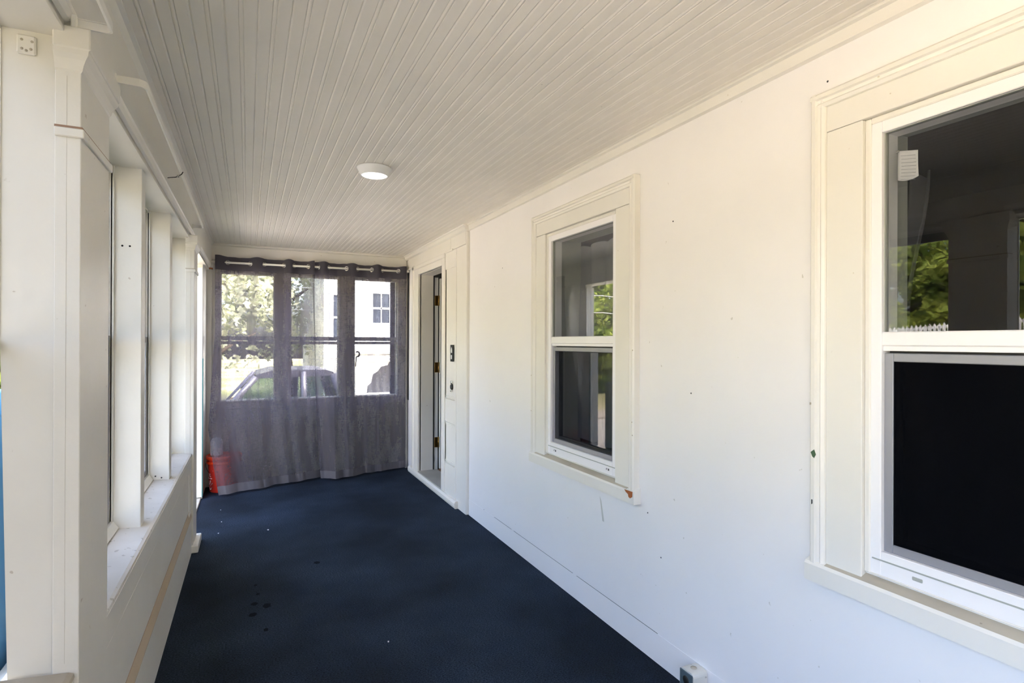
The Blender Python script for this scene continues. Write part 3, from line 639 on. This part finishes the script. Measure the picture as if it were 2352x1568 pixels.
def lerp_list(L, x):
    if x <= L[0][0]: return L[0][1]
    for (a, b), (c, d) in zip(L, L[1:]):
        if x <= c: return b + (d-b)*(x-a)/(c-a)
    return L[-1][1]
def curtain(label, cuts, first, xe0, xe1, yb, seed, name='sheer_curtain'):
    """cuts: x of grommets between the panel edges; first: +1 if the first strip hangs behind the rod"""
    T = thing(name, label, 'curtain', ((cuts[0]+cuts[-1])/2, 6.08, 0), 'grey grommet curtains')
    def wav(x, front=.028, back=.030):
        s_ = first
        for a, b in zip(cuts, cuts[1:]):
            if x <= b or b == cuts[-1]:
                t = min(1, max(0, (x-a)/(b-a)))
                if a == cuts[0]: return s_*(front if s_ < 0 else back)*math.cos(t*math.pi/2)
                if b == cuts[-1]: return s_*(front if s_ < 0 else back)*math.sin(t*math.pi/2)
                return s_*(front if s_ < 0 else back)*math.sin(t*math.pi)
            s_ = -s_
        return 0
    def pos(u, t):
        x0 = cuts[0] + (cuts[-1]-cuts[0])*u
        e0, e1 = lerp_list(xe0, t), lerp_list(xe1, t)
        x = e0 + (e1-e0)*u
        x = x*min(1, t*4) + x0*(1-min(1, t*4)) if t < .25 else x
        w_ = wav(x0)
        yb_ = lerp_list(yb, x)
        n1 = noise.noise(Vector((x0*9+seed*7.1, t*.7, seed))); n2 = noise.noise(Vector((x0*23+seed, t*1.6, seed+4)))
        n3 = noise.noise(Vector((x0*38, t*14, seed+9)))
        y = ROD[0] + (yb_-ROD[0])*(t**1.35) + w_*max(.16, 1-2.6*t) + min(1, t*3)*(.034*n1 + .010*n2) + .004*n3*t
        y = min(y, 6.128)
        return Vector((x + .01*n2*t, y, 0))
    ztop = lambda u: 2.222 + .004*noise.noise(Vector((u*14, seed, 0))) + (.010 if wav(cuts[0]+(cuts[-1]-cuts[0])*u) < 0 else 0)*abs(wav(cuts[0]+(cuts[-1]-cuts[0])*u))/.03
    ZH, ZB_ = 2.092, .022
    zb = lambda u: ZB_ + .010*noise.noise(Vector((u*9, seed, 3)))
    NU = 230
    def sheet(za, zb_, nv, off=0):
        def fn(u, v):
            z = za(u)*(1-v) + zb_(u)*v
            t = max(0, (ZH - z)/(ZH - ZB_)); p = pos(u, min(1, t)); p.z = z; p.y += off; return p
        return MB().grid(fn, NU, nv)
    sheet(lambda u: ZH+.002, lambda u: zb(u)+.075, 60).build('curtain_cloth', M_SHEER, T)
    hd = sheet(ztop, lambda u: ZH, 6); hd.build('curtain_header', M_HEM, T, label='dark doubled header band')
    sheet(lambda u: zb(u)+.076, zb, 4).build('curtain_hem', M_HEM2, T)
    for gx in cuts[1:-1]:
        u = (gx-cuts[0])/(cuts[-1]-cuts[0]); a = pos(max(0, u-.006), 0); b = pos(min(1, u+.006), 0); c = pos(u, 0)
        tg = (b-a).normalized(); nm = Vector((-tg.y, tg.x, 0)); upv = Vector((0, 0, 1))
        cz = ROD[1] + (gx+.335)/1.937*.014 - .002; v = []; f = []
        for i in range(24):
            t = 2*math.pi*i/24; rd = tg*math.cos(t) + upv*math.sin(t)
            for j in range(6):
                q = 2*math.pi*j/6; v.append(c + Vector((0, 0, cz)) + rd*(.0205 + .0035*math.cos(q)) + nm*.0030*math.sin(q))
        f = [(i*6+j, (i+1) % 24*6+j, (i+1) % 24*6+(j+1) % 6, i*6+(j+1) % 6) for i in range(24) for j in range(6)]
        MB().add(v, f, True).build('grommet', M_STEEL, T)
    return T
curtain('left grey sheer grommet curtain, its outer hem swung forward over red bucket', [-.288, -.18, .018, .147, .324, .422, .555, .615], -1,
        [(0, -.288), (.3, -.284), (.55, -.312), (.72, -.326), (.86, -.285), (1, -.232)], [(0, .615), (.5, .63), (1, .72)],
        [(-.35, 5.63), (-.223, 5.67), (-.03, 5.735), (.394, 5.905), (.614, 5.99), (.72, 6.04)], 1)
curtain('right grey sheer grommet curtain, hanging beside the doorway', [.600, .653, .76, .936, 1.053, 1.199, 1.315, 1.486, 1.572], 1,
        [(0, .600), (.8, .640), (1, .672)], [(0, 1.572), (1, 1.575)],
        [(.6, 6.03), (.68, 5.95), (.80, 5.87), (.92, 5.895), (1.05, 5.95), (1.297, 6.045), (1.575, 6.09)], 5)

# red bucket behind the curtain
BX, BY = -.200, 5.955
T = thing('bucket', 'red plastic bucket with orange-red lid peeping out behind the left curtain', 'bucket', (BX, BY, 0))
MB().lathe([(0, .0), (.118, .0), (.122, .006), (.138, .300), (.138, .302), (.132, .302), (.117, .010), (0, .01)], (BX, BY, 0), 'z', 48).build('bucket_body', M_RED, T)
MB().lathe([(.138, .262), (.147, .262), (.149, .270), (.147, .285), (.139, .288)], (BX, BY, 0), 'z', 48).build('rib', M_LID, T)
MB().lathe([(.139, .305), (.150, .305), (.153, .312), (.153, .330), (.150, .336), (.140, .338), (.134, .330), (0, .330)], (BX, BY, 0), 'z', 48).build('lid', M_LID, T)
hd = []
for k in range(25):
    t = math.pi*k/24; hd.append((BX-.152*math.cos(t), BY-.02-.03*math.sin(t), .27-.16*math.sin(t)))
MB().tube(hd, .0022, 6).build('handle', M_BLACK, T)
def on_bucket(pts, wd):
    v = []
    mbk = MB()
    for (a, z), (b, y) in zip(pts, pts[1:]):
        r0 = .1222+.016*z/.3+.0012; r1 = .1222+.016*y/.3+.0012
        A = Vector((BX+r0*math.sin(a), BY-r0*math.cos(a), z)); B = Vector((BX+r1*math.sin(b), BY-r1*math.cos(b), y))
        mbk.tube([A, B], wd, 5)
    return mbk
for pts, wd in (([(-1.35, .205), (-.7, .205)], .0012), ([(-1.2, .175), (-1.0, .165), (-1.15, .155), (-.95, .148)], .002), ([(-1.0, .178), (-1.2, .150)], .0015),
                ([(-1.35, .131), (-.85, .131)], .0042), ([(-1.3, .070), (-1.15, .105), (-1.0, .112), (-1.05, .090), (-1.25, .066)], .0018),
                ([(-1.3, .050), (-1.05, .026), (-.9, .048)], .0018), ([(-1.1, .060), (-.8, .092)], .0022)):
    on_bucket(pts, wd).build('printed_mark', M_WHITE, T)
MB().lathe([(0, 0), (.050, 0), (.053, .006), (.052, .12), (.044, .145), (.03, .16), (0, .16)], (BX-.062, BY-.02, .339), 'z', 32).build('white_tub', M_WHITE, label='white plastic tub standing on the red bucket lid, edge showing past the curtain', category='tub')
lp_ = [(-.300 - .020*math.sin(t*math.pi), 5.99, .78-.14*t) for t in [k/12 for k in range(13)]]
MB().tube([(-.30, 6.15, .80)] + lp_ + [(-.27, 6.02, .63), (-.2, 6.15, .60)], .0028, 8).build('cord', M_WHITE, label='thin white cord loop showing past the left edge of grey curtain', category='cord')

# black hook silhouetted on the mullion behind the right curtain
HX = 1.060
hk = [(HX-.012, YB-.018, 1.14)]
hk += [(HX-.012+.004*k/4, YB-.024-.004*k, 1.14+.025*k) for k in range(1, 5)]
hk += [(HX+.004+.020*math.sin(t), YB-.042, 1.27-.026*math.cos(t)) for t in [math.pi*k/8 for k in range(0, 11)]]
MB().tube(hk, [.006]*5+[.009]*11, 8).build('window_latch', M_BLACK, label='black metal hook on the back window mullion seen through the right curtain', category='hook')

# note paper taped inside the big window
def paper(u, v):
    y = .962 - .052*u + .004*math.sin(v*3); z = 1.945 - .088*v - .012*u*(1-v) + .006*(u-.5)**2*4*v
    return (1.650 + .006*math.sin(v*3.1) + .004*u*v, y, z)
T = MB().grid(paper, 8, 10).build('note_paper', M_PAPER, label='small curled note paper stuck inside the big window pane', category='paper')
mod = T.modifiers.new('thick', 'SOLIDIFY'); mod.thickness = .0003
for k in range(8):
    z = 1.93-.0095*k
    MB().tube([(1.6485 + .006*math.sin((1.945-z)/.088*3.1), .956-.001*(k % 2), z), (1.6490 + .006*math.sin((1.945-z)/.088*3.1), .918, z-.008)], .0006, 4).build('printed_line', M_GREYM, T)
MB().box(1.6475, 1.649, .958, .966, 1.940, 1.946).build('tape', M_STEEL, T)

# surface outlet at the baseboard
T = thing('outlet_box', 'white surface outlet box with dark face on right baseboard', 'outlet', (1.59, 1.69, .06))
pr = [(1.652, .01), (1.728, .01), (1.728, .105)] + [(1.708+.020*math.cos(t), .110+.016*math.sin(t)) for t in [math.pi/2*k/4 for k in range(5)]] + [(1.672-.020*math.sin(t), .110+.016*math.cos(t)) for t in [math.pi/2*k/4 for k in range(5)]] + [(1.652, .105)]
MB().prism(pr, 1.556, 1.626, 'x').build('box_body', worn_paint('chipped white box', (.66, .65, .60), (.2, .18, .15), .2, .5, chips=.06), T)
fc = MB().box(1.552, 1.557, 1.655, 1.725, .012, .120, .002).build('face_plate', M_OUTGREY, T)
for z in (.088, .040): MB().lathe([(0, -.0015), (.016, -.0012), (.0175, .001)], (1.552, 1.69, z), 'x', 20).build('socket', M_BLACK, fc)
MB().lathe([(0, .1285), (.012, .128), (.0125, .124)], (1.592, 1.69, 0), 'z', 16).build('knockout', M_DUST, T)

# specks and stains on the carpet
for k, (x, y, s_) in enumerate(((.14, 4.55, .010), (-.18, 4.9, .005), (-.20, 5.25, .004), (.60, 2.62, .004), (-.19, 4.62, .006))):
    vv = [(x+s_*math.cos(t)*random.uniform(.5, 1), y+s_*math.sin(t)*random.uniform(.6, 1.4)) for t in [2*math.pi*q/7 for q in range(7)]]
    MB().prism(vv, .0, .003, 'z').build('crumb', M_PAPER, label=['pale crumb on the navy carpet in front of the left curtain', 'pale crumb on carpet just past the second pilaster', 'tiny crumb on carpet in front of the porch doorway', 'tiny white crumb in the middle of the carpet', 'white crumb on carpet edge behind second pilaster'][k], category='crumb')
fl = bpy.data.objects['floor']
M_STAIN = mat('dark carpet stain', (.004, .006, .010), .98, spec=.1)
for x, y, s_ in ((.095, 3.25, .030), (.035, 3.30, .022), (.025, 3.17, .026), (.055, 3.42, .014), (.045, 3.55, .012), (.085, 2.98, .016), (.40, 3.75, .022), (.36, 2.15, .016), (.49, 2.3, .008)):
    vv = [(x+s_*math.cos(t)*random.uniform(.6, 1), y+s_*1.1*math.sin(t)*random.uniform(.6, 1)) for t in [2*math.pi*q/11 for q in range(11)]]
    MB().prism(vv, .0, .0007, 'z').build('stain_spot', M_STAIN, fl)

# curtains inside the house
def drape(name, label, x, y0, y1, z0, z1, n_, amp, tie=None):
    def fn(u, v):
        y = y0+(y1-y0)*u
        if tie: y = y0 + (y1-y0)*u*(1 - tie*math.sin(min(1, v*1.15)*math.pi)**2)
        q = noise.noise(Vector((u*n_*.7, v*.6, x)))
        return (x + amp*math.sin(u*n_*2*math.pi+q*3) + .5*amp*q, y, z1 + .008*math.sin(u*n_*2*math.pi*1.0+1.3) + (z0-z1)*v)
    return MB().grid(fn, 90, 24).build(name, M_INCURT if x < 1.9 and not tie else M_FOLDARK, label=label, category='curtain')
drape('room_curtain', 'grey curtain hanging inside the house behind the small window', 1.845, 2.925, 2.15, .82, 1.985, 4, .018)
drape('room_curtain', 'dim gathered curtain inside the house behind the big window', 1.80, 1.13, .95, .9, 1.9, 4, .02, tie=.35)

# ================================================================== OUTSIDE
G = -.60
gm = mat('lawn and gravel', (.16, .17, .06), .95, bump=.8, bscale=14, var=1, vscale=.35, var_col=(.40, .33, .21), detail=8)
gr = MB()
def gfn(u, v):
    x = -60+130*u; y = -45+115*v
    bank = max(0, min(1, (-x-9.5)/2.0)) * max(0, min(1, (9.5-y)/2.0))
    return (x, y, G + 1.52*bank - .02 + .03*noise.noise(Vector((x*.4, y*.4, 0))))
struct('ground', gr.grid(gfn, 130, 115), gm)
struct('driveway', MB().box(-9.0, -2.2, -20, 12.0, G-.05, G+.045), mat('pale gravel drive', (.36, .34, .31), .95, bump=1, bscale=30, var=.35, vscale=8))
struct('street', MB().box(-60, -9.0, 12.2, 17.5, G-.05, G+.06).box(-9.0, 40, 12.2, 13.6, G-.05, G+.06), mat('dusty road', (.42, .37, .32), .95, bump=.6, bscale=20, var=.4, vscale=1.2, stretch=(1, 6, 1)))

# porch steps and railings outside the left doorway
T = thing('porch_steps', 'grey concrete steps below the porch doorway on the left', 'steps', (-.9, 5.16, G))
for k in range(3): MB().box(-.60-.30*(k+1), -.60-.30*k, 4.62, 5.72, G, -.02-.19*k-.0, .01).build('step', M_CONC, T)
def railing(y, label):
    T = thing('stair_railing', label, 'railing', (-.7, y, G), 'dark green stair railings')
    p0, p1 = Vector((-.64, y, .86)), Vector((-1.75, y, .20))
    MB().tube([p0, p1], .028, 8).build('top_rail', M_GREEN, T)
    MB().tube([p0-Vector((0, 0, .68)), p1-Vector((0, 0, .68))], .016, 8).build('bottom_rail', M_GREEN, T)
    MB().box(-.675, -.605, y-.035, y+.035, -.02, .92, .005).build('post', M_GREEN, T)
    MB().box(-1.785, -1.715, y-.035, y+.035, G, .26, .005).build('post', M_GREEN, T)
    for k in range(1, 9):
        p = p0.lerp(p1, k/9); MB().box(p.x-.010, p.x+.010, y-.010, y+.010, p.z-.69, p.z).build('baluster', M_GREEN, T)
railing(4.66, 'dark green stair railing on the near side of the porch steps')
railing(5.68, 'dark green stair railing on the far side of porch steps')

# picket fence on the bank
T = thing('picket_fence', 'white picket fence on the bank, mirrored in the big window', 'fence', (-11, 4, .89))
FZ = .99
def fline(y): return FZ + (0 if y < 6.2 else -.075*(y-6.2))
pk = MB().prism([(-.030, 0), (.030, 0), (.030, .92), (.0, .98), (-.030, .92)], -.010, .010, 'x')
first = None
for k in range(110):
    y = -1.4 + .098*k
    if first is None:
        first = pk.build('picket', M_FENCE, T); first.matrix_parent_inverse = Matrix(); o = first
    else:
        o = first.copy(); C.objects.link(o); o.parent = T
    o.location = (0, y-4, fline(y)-.89)
for z in (.25, .86):
    MB().box(-11.045, -11.012, -1.45, 6.2, FZ+z, FZ+z+.06).prism([(6.2, FZ+z), (6.2, FZ+z+.06), (9.4, FZ+z+.06-.24), (9.4, FZ+z-.24)], -11.045, -11.012, 'x').build('fence_rail', M_FENCE, T)
for y in (-1.2, 1.3, 3.8, 6.2, 8.7):
    MB().box(-11.10, -10.98, y-.06, y+.06, fline(y)-.15, fline(y)+1.02, .01).box(-11.12, -10.96, y-.08, y+.08, fline(y)+1.02, fline(y)+1.06, .01).build('fence_post', M_FENCE, T)

# trees
def leaf_mesh(name, n_, rad, mat_, seed, size=.16):
    r = random.Random(seed); v = []; f = []
    clumps = []
    for _ in range(46):
        th_, ph = r.uniform(0, 2*math.pi), math.acos(r.uniform(-.85, 1)); q = rad*(r.uniform(.35, 1)**.6)
        clumps.append((q*math.sin(ph)*math.cos(th_), q*math.sin(ph)*math.sin(th_), q*math.cos(ph)*.95, r.uniform(.5, 1.0)*rad*.33))
    for i in range(n_):
        c = r.choice(clumps); d = Vector((r.gauss(0, 1), r.gauss(0, 1), r.gauss(0, 1))).normalized()*c[3]*r.uniform(.55, 1.05)
        p = Vector(c[:3]) + d
        a = Vector((r.uniform(-1, 1), r.uniform(-1, 1), r.uniform(-.6, .6))).normalized(); b = a.cross(Vector((r.uniform(-1, 1), r.uniform(-1, 1), r.uniform(-.2, 1)))).normalized()
        s_ = size*r.uniform(.6, 1.3); k = len(v)
        v += [p-a*s_, p-b*s_*.55, p+a*s_, p+b*s_*.55]; f.append((k, k+1, k+2, k+3))
    me = bpy.data.meshes.new(name); me.from_pydata(v, [], f); me.materials.append(mat_); return me
def trunk_mb(h, r0):
    mb = MB().tube([(0, 0, 0), (.06, .02, h*.3), (-.05, .05, h*.62), (.05, 0, h)], [r0*1.35, r0, r0*.75, r0*.4], 10)
    for k in range(6):
        a = k*1.05+.4; z = h*(.45+.09*k); L0 = h*.35
        mb.tube([(0, 0, z), (math.cos(a)*L0*.5, math.sin(a)*L0*.5, z+L0*.35), (math.cos(a)*L0, math.sin(a)*L0, z+L0*.6)], [r0*.45, r0*.3, r0*.12], 7)
    return mb
LEAFM = [leaf_mesh('foliage', 34000, 2.6, M_LEAF, 3, .10), leaf_mesh('foliage_b', 30000, 2.6, M_LEAF, 8, .11), leaf_mesh('foliage_c', 5500, 2.6, M_LEAF2, 12, .11)]
tr0 = trunk_mb(4.2, .17).build('trunk', M_BARK); trm = tr0.data; bpy.data.objects.remove(tr0)
TREES = [(-17.5, 2.5, .85, 0), (-16.5, 7.2, .85, 1), (-18.0, 12.5, .95, 0), (-20, 17.5, 1.2, 1), (-15.0, 22.5, 1.15, 0), (-9.5, 25.5, 1.35, 1), (-25, 7.5, 1.25, 0),  (-24, 25, 2.0, 0), (-17.5, 31, 1.9, 1),
         (-.9, 15.2, .80, 2), (-2.9, 17.5, 1.1, 2), (1.15, 19.5, .85, 2), (-5.4, 19.5, 1.2, 1)]
TL = ['green tree right behind the picket fence', 'green tree behind the far end of picket fence', 'tall green tree left of the porch beyond the fence', 
      'tall tree beyond the dusty road, left', 'green tree across the road seen in the small window', 'green tree across road nearest the back garden', 'large dark tree in second row behind the fence', 'very large tree at far left distance', 'large tree in the far distance beyond the road', 'pale leafy tree behind the parked car', 'pale leafy tree left of the parked car through the curtain',
      'small pale tree beside the white neighbour house', 'green tree at the left edge of the back window view']
for (x, y, s_, k), lb in zip(TREES, TL):
    T = thing('tree', lb, 'tree', (x, y, G if not (x < -11 and y < 8) else .85), 'trees around the yard')
    a = bpy.data.objects.new('trunk', trm); C.objects.link(a); a.parent = T; a.scale = (s_, s_, s_)
    b = bpy.data.objects.new('foliage', LEAFM[k]); C.objects.link(b); b.parent = T; b.location = (0, 0, 4.3*s_*(.8 if x < -10 else 1)); b.scale = (s_, s_, s_*1.1); b['kind'] = 'stuff'
    b.rotation_euler = (0, 0, x*1.7)
    if x < -11 and y > 8 or y > 20: b.location = (0, 0, 3.4*s_)
# low hedge growing behind the fence and across the road
LB = leaf_mesh('foliage_bush', 9000, 1.6, M_LEAF, 21, .13)
for (x, y, s_), lb in zip(((-13.3, .5, 1.2), (-13.2, 4.0, 1.25), (-13.4, 7.4, 1.2), (-11.5, 19.8, 1.2), (-14.8, 18.9, 1.2), (-8.0, 21.5, 1.2), (-19, 20, 1.3)),
                          ('leafy bush close behind the middle of the picket fence', 'leafy bush behind the taller picket fence post', 'leafy bush behind the falling end of the fence', 'roadside bush seen mirrored in small window', 'roadside bush left of the others', 'roadside bush near the back garden trees', 'far roadside bush under the tall trees')):
    b = bpy.data.objects.new('bush', LB); C.objects.link(b); b.location = (x, y, (1.0 if y < 8 else G)+.9*s_); b.scale = (s_, s_, s_); b.rotation_euler = (0, 0, y)
    b['label'] = lb; b['category'] = 'bush'; b['group'] = 'bushes outside'

# utility pole with wires
T = thing('utility_pole', 'pale utility pole with wires mirrored in the small window', 'utility pole', (-8.9, 17.9, G))
MB().tube([(-9.4, 17.9, G), (-9.6, 17.9, 3.3)], [.06, .04], 10).build('pole', M_POLE, T)
MB().box(-9.68, -9.52, 17.84, 17.96, 3.28, 3.42, .02).build('pole_cap', M_POLE, T)
for k, (z, sg) in enumerate(((3.2, .5), (2.55, .5), (3.95, .4))):
    MB().tube([(-30+21*t, 18+2*(1-t), z+.3*(1-t)-4*sg*t*(1-t)*.6) for t in [q/14 for q in range(15)]] + [(-9+30*t, 17.9-1.5*t, z-4*sg*t*(1-t)*.5) for t in [q/14 for q in range(1, 15)]], .012, 5).build('wire', M_FENCE, T)

# neighbour house beyond the back windows
HY = 15.0
H_ = thing('neighbour_house', 'white clapboard house with dark windows and bracketed porch beyond the back windows', 'house', (5, HY, G))
MB().box(1.75, 11, HY, HY+6, G, 5.6).build('house_wall', M_HOUSE, H_)
for k in range(46):
    z = .98 + .11*k
    if z < 5.5: MB().prism([(HY+.001, z), (HY-.022, z), (HY-.008, z+.11), (HY+.001, z+.11)], 1.75, 11, 'x').build('clapboard', M_HOUSE, H_)
MB().prism([(HY-.35, 5.6), (HY+3, 7.6), (HY+6.35, 5.6)], 1.4, 11.3, 'x').build('roof', M_ROOF, H_)
for x0, x1, z0, z1 in ((2.98, 3.42, 1.90, 2.68), (1.98, 2.34, 1.45, 2.6), (5.6, 6.3, 1.6, 3.0), (2.95, 3.5, 3.9, 5.0), (5.6, 6.3, 3.9, 5.0)):
    f_ = MB().ring(HY-.06, HY+.01, x0-.09, x1+.09, z0-.09, z1+.09, .09, plane='y').build('window', M_HTRIM, H_)
    MB().box(x0, x1, HY-.035, HY-.03, z0, z1).build('pane', M_HGLASS, f_)
    MB().box(x0, x1, HY-.05, HY-.04, (z0+z1)/2-.025, (z0+z1)/2+.025).box((x0+x1)/2-.015, (x0+x1)/2+.015, HY-.05, HY-.04, z0, z1).build('glazing_bar', M_HTRIM, f_)
MB().prism([(HY-1.5, 1.12), (HY-1.5, 1.20), (HY, 1.42), (HY, 1.12)], 2.15, 9, 'x').build('porch_roof', M_HTRIM, H_)
MB().box(2.2, 8.9, HY-1.42, HY-1.30, .93, 1.07).build('porch_beam', M_HTRIM, H_)
MB().box(2.2, 8.9, HY-1.4, HY, G, -.25).build('porch_deck', M_HTRIM, H_)
for x in (2.42, 4.4, 6.4, 8.6):
    po = MB().box(x-.10, x+.10, HY-1.42, HY-1.26, -.25, .93).build('porch_post', M_HTRIM, H_)
    for sg in ((1,) if x < 3 else (-1, 1)):
        pts = [(x+sg*.09, .93), (x+sg*.70, .93), (x+sg*.66, .84), (x+sg*.50, .80), (x+sg*.40, .68), (x+sg*.30, .62), (x+sg*.26, .42), (x+sg*.17, .34), (x+sg*.16, .2), (x+sg*.09, .16)]
        MB().prism(pts, HY-1.36, HY-1.31, 'y').build('bracket', M_HTRIM, po)
MB().box(2.6, 8.6, HY-.02, HY-.0, -.25, .93).build('porch_shadow_wall', mat('porch shade grey', (.20, .20, .22), .7), H_)  # dark sheet paints in the shade under the porch roof
rl = MB().box(2.5, 8.6, HY-1.36, HY-1.30, .12, .17).box(2.5, 8.6, HY-1.35, HY-1.31, -.12, -.08)
for k in range(38): rl.box(2.58+.16*k, 2.66+.16*k, HY-1.345, HY-1.315, -.12, .14)
rl.build('porch_railing', M_HTRIM, H_)

# cars
def truck(label, loc, rot, paint, H=1.60, Lg=5.2, W_=1.80):
    T = thing('pickup_truck', label, 'truck')
    hl = Lg/2; hw = W_/2
    def body(prof, wf, name, m_, inset=0):
        v = []; f = []; n_ = len(prof)
        secs = ((-1, .90), (-.93, 1), (.93, 1), (1, .90))
        zc = sum(p[1] for p in prof)/n_
        for s_, k in secs:
            for x, z in prof:
                v.append((x*(.985 if abs(s_) == 1 else 1), s_*wf(z), zc+(z-zc)*(.96 if abs(s_) == 1 else 1)))
        for q in range(3):
            for i in range(n_): f.append((q*n_+i, q*n_+(i+1) % n_, (q+1)*n_+(i+1) % n_, (q+1)*n_+i))
        f += [tuple(range(n_)), tuple(range(3*n_, 4*n_))[::-1]]
        return MB().add(v, f).build(name, m_, T)
    low = [(-hl, .30), (-hl-.02, .52), (-hl+.06, .72), (-hl+.35, .84), (-hl+1.15, .95), (hl-.75, .98), (hl-.12, .96), (hl, .80), (hl+.02, .5), (hl-.05, .28), (hl-.5, .22), (-hl+.5, .22)]
    body(low, lambda z: hw*(1 if z < .85 else .97), 'car_body', paint)
    A0, A1, R1, C1 = (-1.35, .94), (-.85, H-.06), (.18, H-.04), (.36, .97)
    rf = MB().prism([A1, ((A1[0]+R1[0])/2-.3, H), ((A1[0]+R1[0])/2+.4, H), R1, (R1[0], R1[1]-.05), (A1[0], A1[1]-.05)], -hw*.80, hw*.80, 'y').build('car_roof', paint, T)
    for sg in (-1, 1):
        e0, e1 = sg*hw*.94, sg*hw*.78
        def pil(a, b, w_, nm='pillar'):
            MB().tube([(a[0], e0, a[1]-.03), (b[0], e1, b[1]-.03)], w_, 6).build(nm, paint, T)
        pil(A0, A1, .045); pil(C1, R1, .07); mx_ = (A1[0]+R1[0])/2; pil((mx_+.1, .96), (mx_+.1, H), .045)
        MB().add([(A0[0]+.05, e0, .95), (C1[0]-.08, e0, .97), (R1[0]-.03, e1, H-.08), (A1[0]+.03, e1, H-.08)], [(0, 1, 2, 3)]).build('side_glass', M_CARGLASS, T)
        MB().box(A0[0]+.28, A0[0]+.42, sg*hw*.96, sg*(hw+.14), .93, 1.05, .02).build('wing_mirror', paint, T)
    MB().add([(A0[0], -hw*.9, .95), (A0[0], hw*.9, .95), (A1[0], hw*.76, H-.07), (A1[0], -hw*.76, H-.07)], [(0, 1, 2, 3)]).build('windscreen', M_CARGLASS, T)
    MB().add([(C1[0], -hw*.9, .97), (C1[0], hw*.9, .97), (R1[0], hw*.76, H-.07), (R1[0], -hw*.76, H-.07)], [(0, 1, 2, 3)]).build('rear_window', M_CARGLASS, T)
    for x in (-hl+.82, hl-.85):
        for sg in (-1, 1):
            wh = MB().lathe([(.16, -.10), (.30, -.10), (.325, -.07), (.325, .07), (.30, .10), (.16, .10)], (x, sg*(hw-.10), .325), 'y', 28).build('wheel', M_TYRE, T)
            MB().lathe([(0, -.075), (.18, -.085), (.19, -.06), (.19, .06), (.18, .085), (0, .075)], (x, sg*(hw-.10), .325), 'y', 20).build('hub', M_CHROME, wh)
    for sg in (-1, 1):
        MB().box(-hl-.02, -hl+.14, sg*hw*.55, sg*hw*.88, .60, .74, .03).build('headlight', M_CHROME, T)
        MB().box(hl-.10, hl+.015, sg*hw*.62, sg*hw*.90, .68, .86, .03).build('tail_light', M_RED, T)
    T.location = loc; T.rotation_euler = (0, 0, rot)
    return T
TR = truck('dark grey pickup truck parked just beyond the back windows, seen through the curtain', (.95, 9.2, G), 0, M_CARGREY)
MB().box(.55, 2.48, -.72, .72, .975, .99, .004).map(lambda x, y, z: (x+.95, y+9.2, z+G)).build('truck_bed', M_BLACK, TR)
# blue shutter standing outside by the near post
T = thing('shutter', 'blue shutter outside the near left post, a thin strip at the left edge', 'shutter', (-.56, 1.86, .0))
MB().ring(-.578, -.545, 1.655, 2.06, -.55, 1.28, .045, .06, .06, .003).box(-.560, -.550, 1.70, 2.02, -.5, 1.25).build('shutter_frame', M_BLUE, T)
for k in range(42):
    z = -.49+.0411*k
    MB().prism([(-.576, z), (-.572, z), (-.562, z+.040), (-.566, z+.040)], 1.70, 2.02, 'y').build('slat', M_BLUE, T)
